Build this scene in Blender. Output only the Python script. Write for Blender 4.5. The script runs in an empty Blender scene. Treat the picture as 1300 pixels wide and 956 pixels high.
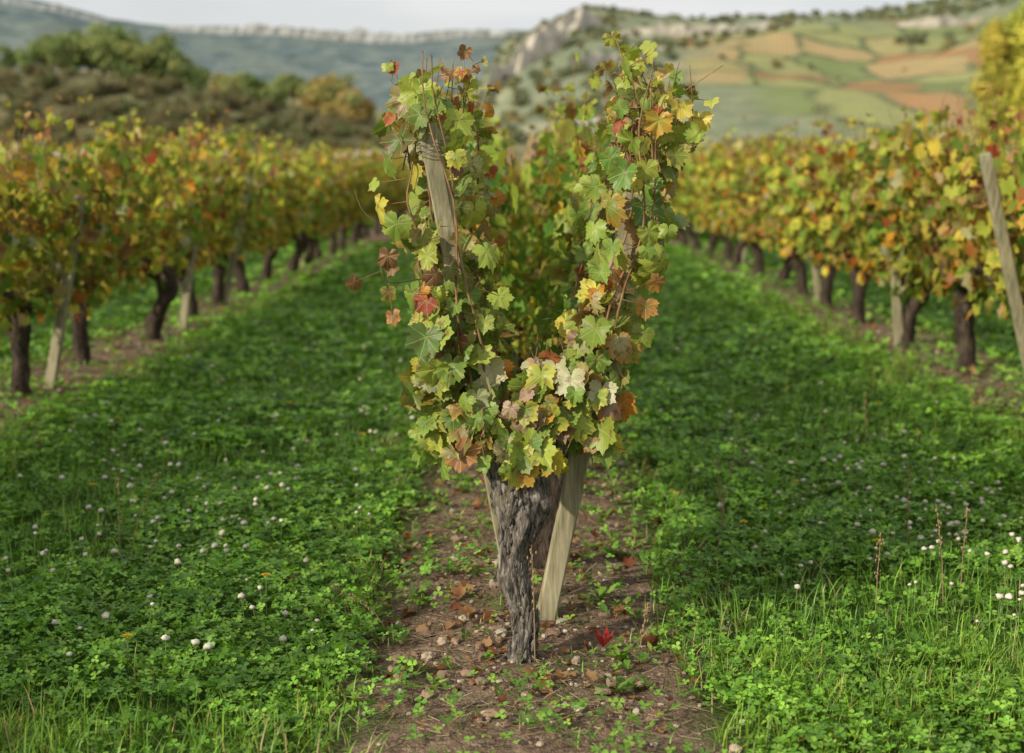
import bpy, math, random
import numpy as np
from mathutils import noise as mn, Vector
random.seed(7)
rng = np.random.default_rng(11)
scene = bpy.context.scene
H = 1.25
SP = 2.75

# ------------------------------------------------------------------ helpers
class MB:
    def __init__(s):
        s.V=[]; s.C=[]; s.L=[]; s.F={}; s.n=0
    def add(s, V, faces, col=(1,1,1), luv=None, mat=0):
        V=np.asarray(V,float).reshape(-1,3); m=len(V)
        c=np.asarray(col,float)
        if c.ndim==1: c=np.tile(c,(m,1))
        s.V.append(V); s.C.append(c)
        s.L.append(np.zeros((m,3)) if luv is None else luv)
        if not isinstance(faces,(list,tuple)): faces=[faces]
        for f in faces:
            f=np.asarray(f,int)
            if len(f)==0: continue
            s.F.setdefault((f.shape[1],mat),[]).append(f+s.n)
        s.n+=m
    def mesh(s,name,mats,smooth=True):
        V=np.concatenate(s.V); C=np.concatenate(s.C); L=np.concatenate(s.L)
        loops=[];starts=[];mi=[];o=0
        for (k,mat),fs in s.F.items():
            f=np.concatenate(fs); loops.append(f.ravel())
            starts.append(o+np.arange(len(f))*k); mi.append(np.full(len(f),mat)); o+=f.size
        loops=np.concatenate(loops);starts=np.concatenate(starts);mi=np.concatenate(mi)
        me=bpy.data.meshes.new(name)
        me.vertices.add(len(V)); me.vertices.foreach_set('co',V.ravel().astype(np.float32))
        me.loops.add(len(loops)); me.loops.foreach_set('vertex_index',loops.astype(np.int32))
        me.polygons.add(len(starts)); me.polygons.foreach_set('loop_start',starts.astype(np.int32))
        for m in mats: me.materials.append(m)
        me.polygons.foreach_set('material_index',mi.astype(np.int32))
        me.polygons.foreach_set('use_smooth',np.full(len(starts),smooth))
        me.update(calc_edges=True)
        a=me.attributes.new('Col','FLOAT_COLOR','POINT')
        a.data.foreach_set('color',np.concatenate([C,np.ones((len(C),1))],1).ravel().astype(np.float32))
        a=me.attributes.new('luv','FLOAT_VECTOR','POINT')
        a.data.foreach_set('vector',L.ravel().astype(np.float32))
        me.validate()
        return me

def obj(name, me, parent=None, loc=(0,0,0), rot=(0,0,0), sc=(1,1,1)):
    o=bpy.data.objects.new(name,me); o.location=loc; o.rotation_euler=rot; o.scale=sc
    scene.collection.objects.link(o)
    if parent: o.parent=parent
    return o
def empty(name, loc=(0,0,0)):
    o=bpy.data.objects.new(name,None); o.location=loc; o.empty_display_size=.2
    scene.collection.objects.link(o); return o
def nrm(a): return a/np.maximum(np.linalg.norm(a,axis=-1,keepdims=True),1e-9)

def tube(P,R,k=6,cap=True,shape=None,rfun=None):
    P=np.asarray(P,float); n=len(P); R=np.broadcast_to(np.asarray(R,float),(n,))
    T=nrm(np.gradient(P,axis=0)); ref=np.array([0,1,0.01]) if abs(T[0][1])<.8 else np.array([1,0,0.])
    A=nrm(np.cross(T,ref)); B=np.cross(T,A)
    if shape is None:
        th=np.arange(k)/k*2*math.pi; shape=np.stack([np.cos(th),np.sin(th)],1)
    k=len(shape)
    rad=np.ones((n,k))
    if rfun is not None: rad=rfun(n,k)
    V=P[:,None,:]+(R[:,None]*rad)[:,:,None]*(A[:,None,:]*shape[None,:,0:1]+B[:,None,:]*shape[None,:,1:2])
    i=np.arange(n-1)[:,None]*k; j=np.arange(k)[None,:]; j2=(j+1)%k
    Q=np.stack([i+j,i+j2,i+k+j2,i+k+j],-1).reshape(-1,4)
    F=[Q]
    if cap:
        F.append(np.arange(k)[None,::-1]); F.append((np.arange(k)+(n-1)*k)[None,:])
    return V.reshape(-1,3),F

# ------------------------------------------------------------------ materials
def newmat(name):
    m=bpy.data.materials.new(name); m.use_nodes=True
    nt=m.node_tree
    for n in list(nt.nodes): nt.nodes.remove(n)
    return m,nt
class NB:
    def __init__(s,nt): s.nt=nt
    def n(s,t,**kw):
        x=s.nt.nodes.new(t)
        for k,v in kw.items():
            setattr(x,k,v)
        return x
    def set(s,inp,v):
        if isinstance(v,bpy.types.NodeSocket): s.nt.links.new(v,inp)
        else: inp.default_value=v
    def math(s,op,a,b=0.,c=None,clamp=False):
        x=s.n('ShaderNodeMath',operation=op,use_clamp=clamp); s.set(x.inputs[0],a); s.set(x.inputs[1],b)
        if c is not None: s.set(x.inputs[2],c)
        return x.outputs[0]
    def mix(s,f,a,b,bt='MIX'):
        x=s.n('ShaderNodeMix',data_type='RGBA',blend_type=bt)
        s.set(x.inputs[0],f)
        s.set(x.inputs[6],a if not isinstance(a,tuple) else (*a,1)[:4]); s.set(x.inputs[7],b if not isinstance(b,tuple) else (*b,1)[:4])
        return x.outputs[2]
    def noise(s,vec,scale,detail=4,rough=.55,dist=0):
        x=s.n('ShaderNodeTexNoise'); s.set(x.inputs['Vector'],vec); x.inputs['Scale'].default_value=scale
        x.inputs['Detail'].default_value=detail; x.inputs['Roughness'].default_value=rough; x.inputs['Distortion'].default_value=dist
        return x.outputs['Fac']
    def smooth(s,v,a,b,o0=0.,o1=1.):
        x=s.n('ShaderNodeMapRange',interpolation_type='SMOOTHSTEP'); s.set(x.inputs[0],v)
        x.inputs[1].default_value=a;x.inputs[2].default_value=b;x.inputs[3].default_value=o0;x.inputs[4].default_value=o1
        return x.outputs[0]
    def mapping(s,vec,sc,rot=(0,0,0)):
        x=s.n('ShaderNodeMapping'); s.set(x.inputs['Vector'],vec); x.inputs['Scale'].default_value=sc; x.inputs['Rotation'].default_value=rot; return x.outputs[0]
    def pos(s): return s.n('ShaderNodeNewGeometry').outputs['Position']
    def objc(s): return s.n('ShaderNodeTexCoord').outputs['Object']
    def ramp(s,f,pts,interp='LINEAR'):
        x=s.n('ShaderNodeValToRGB'); x.color_ramp.interpolation=interp
        e=x.color_ramp.elements
        while len(e)<len(pts): e.new(.5)
        for i,(p,c) in enumerate(pts): e[i].position=p; e[i].color=(*c,1)
        s.set(x.inputs[0],f); return x.outputs[0]
    def attr(s,nm): return s.n('ShaderNodeAttribute',attribute_name=nm)
    def out(s,sh):
        o=s.n('ShaderNodeOutputMaterial'); s.nt.links.new(sh,o.inputs[0])
    def bsdf(s,col,rough=.7,spec=.3,normal=None):
        b=s.n('ShaderNodeBsdfPrincipled'); s.set(b.inputs['Base Color'],col if not isinstance(col,tuple) else (*col,1)); s.set(b.inputs['Roughness'],rough)
        b.inputs['Specular IOR Level'].default_value=spec
        if normal is not None: s.set(b.inputs['Normal'],normal)
        return b.outputs[0]
    def diff(s,col):
        b=s.n('ShaderNodeBsdfDiffuse'); s.set(b.inputs[0],col if not isinstance(col,tuple) else (*col,1)); return b.outputs[0]
    def bump(s,h,st=.5,d=.01):
        x=s.n('ShaderNodeBump'); s.set(x.inputs['Height'],h); x.inputs['Strength'].default_value=st; x.inputs['Distance'].default_value=d
        return x.outputs[0]

def leaf_mat(name, transl=.35, veins=False, rough=.5, objvar=.25, simple=False):
    m,nt=newmat(name); b=NB(nt)
    col=b.attr('Col').outputs['Color']
    if objvar>0:
        rnd=b.n('ShaderNodeObjectInfo').outputs['Random']
        hs=b.n('ShaderNodeHueSaturation'); b.set(hs.inputs['Color'],col)
        b.set(hs.inputs['Value'],b.math('MULTIPLY_ADD',rnd,objvar,1-objvar/2))
        b.set(hs.inputs['Hue'],b.math('MULTIPLY_ADD',b.math('FRACT',b.math('MULTIPLY',rnd,7.3)),.03,.485))
        col=hs.outputs[0]
    normal=None
    if veins:
        luv=b.attr('luv').outputs['Vector']
        sx=b.n('ShaderNodeSeparateXYZ'); b.set(sx.inputs[0],luv)
        x=b.math('ABSOLUTE',sx.outputs[0]); y=sx.outputs[1]
        ds=[]
        for ang in (0,50,108):
            a=math.radians(ang); vx,vy=math.sin(a),math.cos(a)
            d=b.math('ABSOLUTE',b.math('SUBTRACT',b.math('MULTIPLY',x,vy),b.math('MULTIPLY',y,vx)))
            along=b.math('ADD',b.math('MULTIPLY',x,vx),b.math('MULTIPLY',y,vy))
            d=b.math('ADD',d,b.math('MULTIPLY',b.math('LESS_THAN',along,0.),1.))
            ds.append(d)
        d=b.math('MINIMUM',ds[0],b.math('MINIMUM',ds[1],ds[2]))
        v=b.smooth(d,.012,.04,1.,0.)
        col=b.mix(b.math('MULTIPLY',v,.4),col,(.42,.46,.15))
        nz=b.noise(b.pos(),55,3)
        sp=b.smooth(nz,.56,.68,0.,.7)
        col=b.mix(sp,col,(.17,.075,.03))
        h=b.math('ADD',nz,b.math('MULTIPLY',v,-.4))
        normal=b.bump(h,.5,.004)
    d=b.diff(col) if simple else b.bsdf(col,rough,.35,normal)
    t=b.n('ShaderNodeBsdfTranslucent'); b.set(t.inputs[0],b.mix(1.,col,(1.25,1.15,.7),'MULTIPLY'))
    mx=b.n('ShaderNodeMixShader'); mx.inputs[0].default_value=transl
    nt.links.new(d,mx.inputs[1]); nt.links.new(t.outputs[0],mx.inputs[2])
    b.out(mx.outputs[0]); return m
M_leafh=leaf_mat('vine_leaf_detailed',.30,True,.42,0.)
M_leaf=leaf_mat('vine_leaf',.32,False,.5,.3,True)
M_grass=leaf_mat('clover_leaf',.30,False,.45,0.)
M_grassf=leaf_mat('turf_leaf',.30,False,.5,.25,True)
M_tree=leaf_mat('tree_foliage',.15,False,.8,.3,True)

def bark_mat(name,c1,c2,c3,sc=(60,60,9)):
    m,nt=newmat(name); b=NB(nt); v=b.mapping(b.objc(),sc)
    n=b.noise(v,1.,5,.65,.6); n2=b.noise(b.objc(),9,2)
    c=b.ramp(n,[(.32,c1),(.5,c2),(.68,c3)])
    c=b.mix(b.smooth(n2,.55,.75,0.,.5),c,(.10,.10,.045))
    b.out(b.bsdf(c,.9,.15,b.bump(n,1.,.014))); return m
M_barkh=bark_mat('old_vine_bark_grey',(.025,.02,.016),(.16,.14,.12),(.42,.38,.34),(80,80,20))
M_bark=bark_mat('old_vine_bark',(.018,.013,.01),(.06,.045,.035),(.14,.105,.08))
M_cane,nt=newmat('vine_cane'); b=NB(nt)
b.out(b.bsdf(b.ramp(b.noise(b.objc(),25,2),[(.3,(.14,.06,.03)),(.7,(.32,.2,.1))]),.6))
def wood_mat():
    m,nt=newmat('weathered_post_wood'); b=NB(nt); v=b.mapping(b.objc(),(70,70,3))
    n=b.noise(v,1.,5,.6,.4); n2=b.noise(b.objc(),6,3)
    c=b.ramp(n,[(.3,(.15,.13,.08)),(.5,(.31,.28,.18)),(.7,(.44,.41,.28))])
    c=b.mix(b.smooth(n2,.5,.75,0.,.45),c,(.17,.18,.11))
    b.out(b.bsdf(c,.85,.15,b.bump(n,.6,.004))); return m
M_wood=wood_mat()
M_wire,nt=newmat('galvanised_wire'); b=NB(nt); x=b.n('ShaderNodeBsdfPrincipled'); x.inputs['Metallic'].default_value=.8
b.set(x.inputs['Base Color'],b.ramp(b.noise(b.objc(),30),[(.3,(.12,.11,.10)),(.7,(.28,.27,.26))])); x.inputs['Roughness'].default_value=.6; b.out(x.outputs[0])

# ------------------------------------------------------------------ leaves
key=[(0,1.0),(12,.86),(25,.70),(37,.83),(50,.94),(63,.80),(80,.63),(95,.74),(109,.80),(130,.70),(150,.58),(166,.44),(176,.16)]
def outline(npts,teeth):
    a=np.linspace(-176,176,npts); k=np.array(key); r=np.interp(np.abs(a),k[:,0],k[:,1])
    if teeth: r*=1+teeth*np.where(np.arange(npts)%2==0,1,-1)
    a=np.radians(a); return a,r
def leaf_template(npts,teeth,rings):
    a,r=outline(npts,teeth); V=[[0,0,0]];W=[0.]
    rr=[.55,1.] if rings==2 else [1.]
    for q in rr:
        f=r if q==1. else (r*.6+.25)*q
        for i in range(npts): V.append([f[i]*math.sin(a[i]),f[i]*math.cos(a[i]),0]); W.append(1. if q==1. else .3)
    tri=[[0,i+2,i+1] for i in range(npts-1)]
    quad=[]
    if rings==2:
        o=npts
        quad=[[1+i,2+i,2+i+o,1+i+o] for i in range(npts-1)]
    return np.array(V),np.array(W),np.array(tri),np.array(quad,int).reshape(-1,4)
TH=leaf_template(41,.06,2); TL=leaf_template(15,.0,1)

PAL={'green':(.095,.20,.035),'mid':(.18,.30,.05),'ygreen':(.35,.44,.07),'yellow':(.62,.53,.08),'orange':(.58,.24,.04),
     'red':(.36,.07,.04),'brown':(.20,.095,.045),'pale':(.44,.44,.27),'pink':(.42,.28,.22),'tan':(.40,.27,.12)}
def pick(N,w,g):
    ks=list(w); p=np.array([w[k] for k in ks],float); p/=p.sum()
    return np.array([PAL[k] for k in ks])[g.choice(len(ks),N,p=p)]
def add_leaves(mb,T,P,Nn,Tp,S,base,edge,g,k=None,mat=0,bend=.35):
    TV,W,tri,quad=T; N=len(P); m=len(TV)
    Nn=nrm(Nn); Y=nrm(Tp-(Tp*Nn).sum(1,keepdims=True)*Nn); X=np.cross(Y,Nn)
    x=TV[None,:,0];y=TV[None,:,1]; r2=x*x+y*y; ph=np.arctan2(x,y)
    a=g.normal(-.15,.30,(N,1))*bend/.35; bb=g.normal(.12,.20,(N,1)); c=g.normal(0,.15,(N,1)); c2=g.normal(0,.09,(N,1)); p0=g.uniform(0,6.28,(N,1))
    z=a*r2+bb*np.abs(x)+c*np.sin(3*ph+p0)*r2+c2*np.sin(7*ph+p0*2)*r2
    xs=x*g.uniform(.8,1.1,(N,1))
    V=P[:,None,:]+S[:,None,None]*(xs[:,:,None]*X[:,None,:]+(y+0*xs)[:,:,None]*Y[:,None,:]+z[:,:,None]*Nn[:,None,:])
    kk=(g.uniform(0,.9,(N,1)) if k is None else k)*W[None,:]*g.uniform(.4,1.3,(N,m))
    kk=np.clip(kk,0,1)[:,:,None]
    C=base[:,None,:]*(1-kk)+edge[:,None,:]*kk
    off=(np.arange(N)*m)[:,None,None]
    F=[(tri[None]+off).reshape(-1,3)]
    if len(quad): F.append((quad[None]+off).reshape(-1,4))
    luv=np.tile(TV,(N,1))
    mb.add(V.reshape(-1,3),F,C.reshape(-1,3),luv,mat)

def petioles(mb,A,B,mat,r=.0011):
    N=len(A); d=nrm(B-A); u=nrm(np.cross(d,np.array([.3,.2,.9]))); v=np.cross(d,u)
    th=[0,2.09,4.19]; ring=np.stack([math.cos(t)*u+math.sin(t)*v for t in th],1)*r
    V=np.concatenate([A[:,None]+ring,B[:,None]+ring],1)
    q=np.array([[0,1,4,3],[1,2,5,4],[2,0,3,5]])
    mb.add(V.reshape(-1,3),[(q[None]+(np.arange(N)*6)[:,None,None]).reshape(-1,4)],(.4,.25,.12),None,mat)

LX=([.40,.51,.64,.857,1.07,1.29,1.505,1.7],[-.03,-.08,-.135,-.185,-.215,-.245,-.27,-.285])
RX=([.40,.51,.64,.857,1.07,1.29,1.505,1.7],[.03,.08,.135,.22,.275,.31,.335,.35])
def wallx(side,z): c=LX if side<0 else RX; return np.interp(z,c[0],c[1])

def grow(mb,g,T,y0,y1,per_m,node,w,edgew,size,mleaf,mcane,thick=.09,front=False,cr=.003,pet=False,top=(1.32,1.58),yk=.35,keep=None,fb=1.,zlow=.46):
    P=[];O=[];SD=[]
    for side in (-1,1):
        n=int((y1-y0)*per_m)
        for i in range(n):
            yb=y0+(i+g.uniform(0,1))/n*(y1-y0)
            zt=g.uniform(*top) if g.uniform()>.1 else g.uniform(.8,1.3)
            zs=g.uniform(zlow,.62) if g.uniform()>.3 else g.uniform(.6,.95)
            K=14; t=np.linspace(0,1,K); z=zs+(zt-zs)*t
            dx=g.normal(0,thick*.5); ph=g.uniform(0,6.3,4)
            x=wallx(side,z)+dx*t**.5+.022*np.sin(5*t+ph[0])+.012*np.sin(13*t+ph[1])
            y=yb+g.normal(0,.05)*t+.02*np.sin(6*t+ph[2])
            path=np.stack([x,y,z],1)
            V,F=tube(path,np.linspace(cr,cr*.45,K),4 if not pet else 5,False)
            mb.add(V,F,(.3,.15,.08),None,mcane)
            L=np.linalg.norm(np.diff(path,axis=0),axis=1).sum(); nn=max(3,int(L/node))
            tt=np.clip((np.arange(nn)+g.uniform(0,1,nn))/nn,0,1)*.97
            pts=np.stack([np.interp(tt,t,path[:,q]) for q in range(3)],1)
            th=g.uniform(0,2*math.pi,nn); rr=g.uniform(.02,thick,nn)
            o=np.stack([np.cos(th),np.sin(th),g.uniform(-.5,.35,nn)],1)
            P.append(pts); O.append(o*rr[:,None]); SD.append(np.full(nn,side))
    P=np.concatenate(P);O=np.concatenate(O);SD=np.concatenate(SD)
    if keep is not None:
        k=keep(P+O); P=P[k];O=O[k];SD=SD[k]
    N=len(P)
    Nn=nrm(O)*1.0+np.array([0,0,.35])+g.normal(0,.40,(N,3))
    if front:
        f=np.clip(1-(P[:,1]-y0)/.45,0,1)[:,None]; Nn=Nn+f*np.array([-.35,-1.05,.1])*fb
    Tp=np.array([0,0,-1.])+g.normal(0,.5,(N,3))
    S=size*g.uniform(.5,1.25,N)
    B=P+O
    base=pick(N,w,g); edge=pick(N,edgew,g)
    cl=np.array([mn.noise(Vector((p[0]*4,p[1]*4,p[2]*4))) for p in B])
    fy=np.clip(cl*1.6,0,1)[:,None]*yk; base=base*(1-fy)+np.array(PAL['yellow'])*fy
    fg=np.clip(-cl*1.6,0,1)[:,None]*.55; base=base*(1-fg)+np.array(PAL['mid'])*fg
    base*=g.uniform(.7,1.15,(N,1))
    add_leaves(mb,T,B,Nn,Tp,S,base,edge,g,None,mleaf)
    if pet: petioles(mb,P,B,mcane)

def gnarly(path,R,k,g,amp=.25,fz=14.):
    P=np.asarray(path,float); seed=g.uniform(0,50)
    def rf(n,kk):
        o=np.ones((n,kk))
        for i in range(n):
            for j in range(kk):
                a=j/kk*2*math.pi+P[i][2]*2.6
                v=mn.noise(Vector((math.cos(a)*1.6+seed,math.sin(a)*1.6,P[i][2]*fz*.6)))
                r=abs(mn.noise(Vector((math.cos(a)*4.5,math.sin(a)*4.5+seed,P[i][2]*fz*.8))))
                o[i,j]=1+amp*1.6*v+amp*(.35-1.7*r)
        return o
    return tube(P,R,k,True,None,rf)
def spline(pts,n):
    pts=np.asarray(pts,float); m=len(pts); t=np.linspace(0,m-1,n); out=[]
    for x in t:
        i=min(int(x),m-2); f=x-i
        p0=pts[max(i-1,0)];p1=pts[i];p2=pts[i+1];p3=pts[min(i+2,m-1)]
        out.append(.5*((2*p1)+(-p0+p2)*f+(2*p0-5*p1+4*p2-p3)*f*f+(-p0+3*p1-3*p2+p3)*f**3))
    return np.array(out)

# ------------------------------------------------------------------ front grapevine
g=np.random.default_rng(5)
HY=3.48
hero=empty('grapevine',(0,HY,0))
def hobj(name,me):
    o=obj(name,me,hero); o.location=(0,-HY,0); return o
mb=MB()
pth=spline([(.008,HY-.01,-.04),(.002,HY-.01,.03),(.010,HY,.11),(-.012,HY+.005,.20),(-.018,HY+.01,.29),(-.002,HY+.02,.38),(.0,HY+.03,.46),(.01,HY+.05,.54)],90)
RZ=([-.04,.0,.05,.12,.2,.28,.34,.42,.48,.54],[.060,.044,.033,.030,.028,.033,.042,.052,.052,.030])
R=np.interp(pth[:,2],*RZ)
mb.add(*gnarly(pth,R,72,g,.40,18.))
for pts,r0,r1 in [([(-.02,HY+.03,.42),(-.06,HY+.07,.50),(-.10,HY+.15,.59),(-.14,HY+.33,.71),(-.17,HY+.6,.78)],.034,.014),
                  ([(.02,HY+.03,.42),(.06,HY+.07,.50),(.11,HY+.15,.59),(.17,HY+.33,.71),(.2,HY+.6,.78)],.034,.014)]:
    p=spline(pts,24); mb.add(*gnarly(p,np.linspace(r0,r1,24),20,g,.3))
for i in range(150):
    z=g.uniform(.01,.47); a=g.uniform(math.pi*.9,math.pi*2.1); r=np.interp(z,*RZ)*1.02
    cx=np.interp(z,pth[:,2],pth[:,0]); cy=np.interp(z,pth[:,2],pth[:,1]); L=g.uniform(.012,.055)
    p=[(cx+math.cos(a+.15*q)*(r+.008*q*(q-1)+.004*q),cy+math.sin(a+.15*q)*(r+.008*q*(q-1)+.004*q),z+L*q) for q in np.linspace(0,1,5)]
    sh=np.array([[1,0],[.6,.25],[-.6,.25],[-1,0],[-.5,-.25],[.5,-.25]])
    V,F=tube(p,[.0015,.004,.0055,.004,.0015],6,True,sh); mb.add(V,F)
hobj('trunk',mb.mesh('trunk',[M_barkh]))
W_c={'green':3.6,'mid':4.6,'ygreen':3.8,'yellow':.9,'orange':.4,'red':.25,'brown':.7,'pale':1.2,'pink':.4,'tan':.5}
E_c={'ygreen':2.6,'yellow':1.6,'orange':.9,'brown':1.8,'red':.5,'mid':2.4,'tan':1}
W_s={'green':2.5,'mid':3.4,'ygreen':3.2,'yellow':2.2,'orange':.8,'red':.4,'brown':1.4,'pale':.9,'tan':1.2}
E_s={'yellow':2.2,'orange':1.0,'brown':2.0,'red':.5,'mid':1.8,'ygreen':1.5,'tan':1}
def keep(B):   # leaves are thin in front of the leaning stake
    z=B[:,2]; t=np.clip(z/1.37,0,1); px=-.01+(-.232+.01)*t
    near=(np.abs(B[:,0]-px)<.045)&(B[:,1]<3.84-.2*t+.02)&(z>.7)
    r=g.uniform(0,1,len(B)); return ~(near&(r<np.where(z>1.2,.72,.5)))
mb=MB()
grow(mb,g,TH,3.58,4.25,28,.040,W_c,E_c,.053,0,1,thick=.095,front=True,cr=.0042,pet=True,keep=keep,top=(1.33,1.55),yk=.25,zlow=.54)
grow(mb,g,TH,4.25,4.9,18,.046,W_c,E_c,.055,0,1,thick=.09,cr=.004,pet=True,top=(1.3,1.52),yk=.25,zlow=.52)
def cloud(n,c,r,w,e,size,nb=(-.25,-1,.3)):
    q=nrm(g.normal(0,1,(n,3)))*g.uniform(.3,1,(n,1))**.5*np.array(r)+np.array(c)
    Nn=np.array(nb)+g.normal(0,.45,(n,3)); Tp=np.array([0,0,-1.])+g.normal(0,.5,(n,3))
    base=pick(n,w,g)*g.uniform(.7,1.15,(n,1))
    add_leaves(mb,TH,q,Nn,Tp,size*g.uniform(.55,1.2,n),base,pick(n,e,g),g,None,0)
    petioles(mb,q+g.normal(0,.03,(n,3))+np.array([0,.05,.02]),q,1)
Wm=dict(W_c,pink=2.8,pale=2.0,tan=1.6,red=.6,orange=1.4,brown=1.4)
cloud(70,(-.17,3.62,.67),(.13,.09,.14),W_c,E_c,.053)
cloud(75,(.13,3.62,.67),(.15,.09,.14),Wm,E_c,.053)
cloud(75,(-.01,3.58,.62),(.14,.09,.11),Wm,E_c,.052)
cloud(35,(.2,3.64,.80),(.08,.08,.16),Wm,E_c,.053)
cloud(45,(-.20,3.62,.85),(.08,.09,.2),W_c,E_c,.053)
cloud(12,(.03,3.46,.535),(.09,.03,.035),{'ygreen':2,'orange':1.5,'yellow':1,'mid':2},E_s,.047)
cloud(12,(-.06,3.47,.56),(.12,.03,.035),W_c,E_s,.047)
cloud(12,(-.21,3.6,.545),(.06,.04,.05),{'ygreen':1,'yellow':.6,'mid':1},E_s,.047)
cloud(12,(.19,3.6,.56),(.07,.04,.05),W_c,E_s,.047)
def shoot(pts,lw,n,size=.05,r=.0032):
    p=spline(pts,20); mb.add(*tube(p,np.linspace(r,r*.4,20),5,False),(.3,.15,.08),None,1)
    if n:
        i=g.integers(4,20,n); q=p[i]; o=g.normal(0,.03,(n,3)); B=q+o
        add_leaves(mb,TH,B,np.array([-.2,-1,.2])+g.normal(0,.5,(n,3)),np.array([0,0,-1])+g.normal(0,.4,(n,3)),size*g.uniform(.6,1.1,n),pick(n,lw,g),pick(n,E_c,g),g,None,0); petioles(mb,q,B,1)
YG={'ygreen':3,'yellow':1,'mid':1}; BR={'brown':3,'tan':1,'red':1}
shoot([(.33,3.75,1.25),(.30,3.72,1.43),(.265,3.7,1.52),(.235,3.7,1.60)],YG,15,.042)
shoot([(.34,3.8,1.25),(.37,3.78,1.38),(.41,3.76,1.53)],BR,0)
shoot([(.34,3.7,1.25),(.33,3.68,1.42),(.335,3.68,1.54)],BR,6,.028)
shoot([(.34,3.8,1.2),(.39,3.75,1.33),(.42,3.75,1.42)],YG,7,.045)
for i in range(22):
    x0=-.27+g.uniform(-.1,.1) if i%2 else .32+g.uniform(-.08,.1)
    z1=g.uniform(1.46,1.55); shoot([(x0,3.75,1.25),(x0+g.normal(0,.02),3.75,1.38),(x0+g.normal(0,.05),3.75,z1)],BR if i%3 else YG,5,.028,.0025)
shoot([(-.27,3.7,1.08),(-.35,3.62,1.11),(-.40,3.6,1.15),(-.42,3.6,1.20)],YG,0,.04,.0018)
shoot([(-.26,3.7,.97),(-.34,3.6,.97),(-.36,3.6,1.03)],BR,5,.04,.0018)
hobj('leaves',mb.mesh('leaves',[M_leafh,M_cane]))

def trunk_piece(mb,g,x0,y0,lean,r,mat,k=18,n=26,arms=True):
    p=spline([(x0,y0,-.05),(x0+lean*.3+g.normal(0,.012),y0,.12),(x0+lean*.6+g.normal(0,.02),y0+g.normal(0,.02),.28),(x0+lean,y0,.43),(x0+lean,y0,.55)],n)
    R=np.interp(p[:,2],[-.05,.05,.25,.42,.55],[r*1.3,r,r*.9,r*1.25,r*.7])
    V,F=gnarly(p,R,k,g,.3); mb.add(V,F,(1,1,1),None,mat)
    if arms:
        for s in (-1,1):
            for d in (-1,1):
                q=spline([(x0+lean,y0,.44),(x0+lean*.5+s*.07,y0+d*.06,.55),(s*.12,y0+d*.3,.64),(s*.15,y0+d*.6,.68)],10)
                V,F=gnarly(q,np.linspace(r*.6,r*.25,10),8,g,.2); mb.add(V,F,(1,1,1),None,mat)
g2=np.random.default_rng(9)
mb=MB(); trunk_piece(mb,g2,.065,4.25,.05,.045,0,30,40)
obj('grapevine_trunk',mb.mesh('grapevine_trunk',[M_bark]))

# ------------------------------------------------------------------ posts
sq=[]
for sx,sy in ((1,1),(-1,1),(-1,-1),(1,-1)):
    for (u,v) in (((.82,1),(1,.82)) if sx*sy>0 else ((1,.82),(.82,1))): sq.append((sx*u,sy*v))
sq=np.array(sq)
sq=sq[np.argsort(np.arctan2(sq[:,1],sq[:,0]))]
def post_mesh(name,top,r):
    mb=MB(); top=np.array(top,float); P=[top*t for t in (-.12,0,.2,.4,.6,.8,.985,1.)]
    V,F=tube(P,[r]*7+[r*.9],8,True,sq); mb.add(V,F); return mb.mesh(name,[M_wood],False)
def post(base,top,r=.026,name='wooden_post'):
    b0=np.array(base); return obj(name,post_mesh(name,np.array(top)-b0,r),None,tuple(b0))
post((-.005,3.9,0),(-.238,3.63,1.365),.024)
post((.062,3.80,0),(.29,3.70,1.19),.027)
mb=MB()
for i in range(4):
    th=np.linspace(0,2*math.pi,26); c=np.array([-.232,3.637,1.322-.009*i])
    P=np.stack([c[0]+.033*np.cos(th),c[1]+.033*np.sin(th),c[2]+.004*np.sin(th*2+i)],1)
    mb.add(*tube(P,.0011,5,False))
obj('wire_tie',mb.mesh('wire_tie',[M_wire]))
shared_posts=[post_mesh('post_l',(-.25,0,1.30),.027),post_mesh('post_r',(.27,0,1.30),.027)]
for row in (-2,-1,0,1,2):
    y=9.3 if row==0 else 12.9
    while y<60:
        s=random.choice((-1,1))
        obj('wooden_post',shared_posts[0 if s<0 else 1],None,(row*SP+s*.03,y,0),(random.uniform(-.05,.05),random.uniform(-.04,.04),0))
        y+=5.2
post((-2.66,7.9,0),(-2.47,8.05,1.2),.028); post((-2.62,10.9,0),(-2.47,11.0,1.2),.028)
post((2.62,7.1,0),(2.24,6.95,1.33),.026); post((2.62,9.8,0),(2.52,9.8,1.2),.028)
mb=MB()
for row in (-2,-1,0,1,2):
    for z in (.62,1.0,1.33):
        for s in (-1,1):
            x=row*SP+wallx(s,z)+s*.02
            P=[(x,3.95 if row==0 else 2.5,z),(x,20,z-.01),(x,40,z),(x,75,z)]
            mb.add(*tube(P,.0014,5,False))
obj('trellis_wire',mb.mesh('trellis_wire',[M_wire]))

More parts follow.
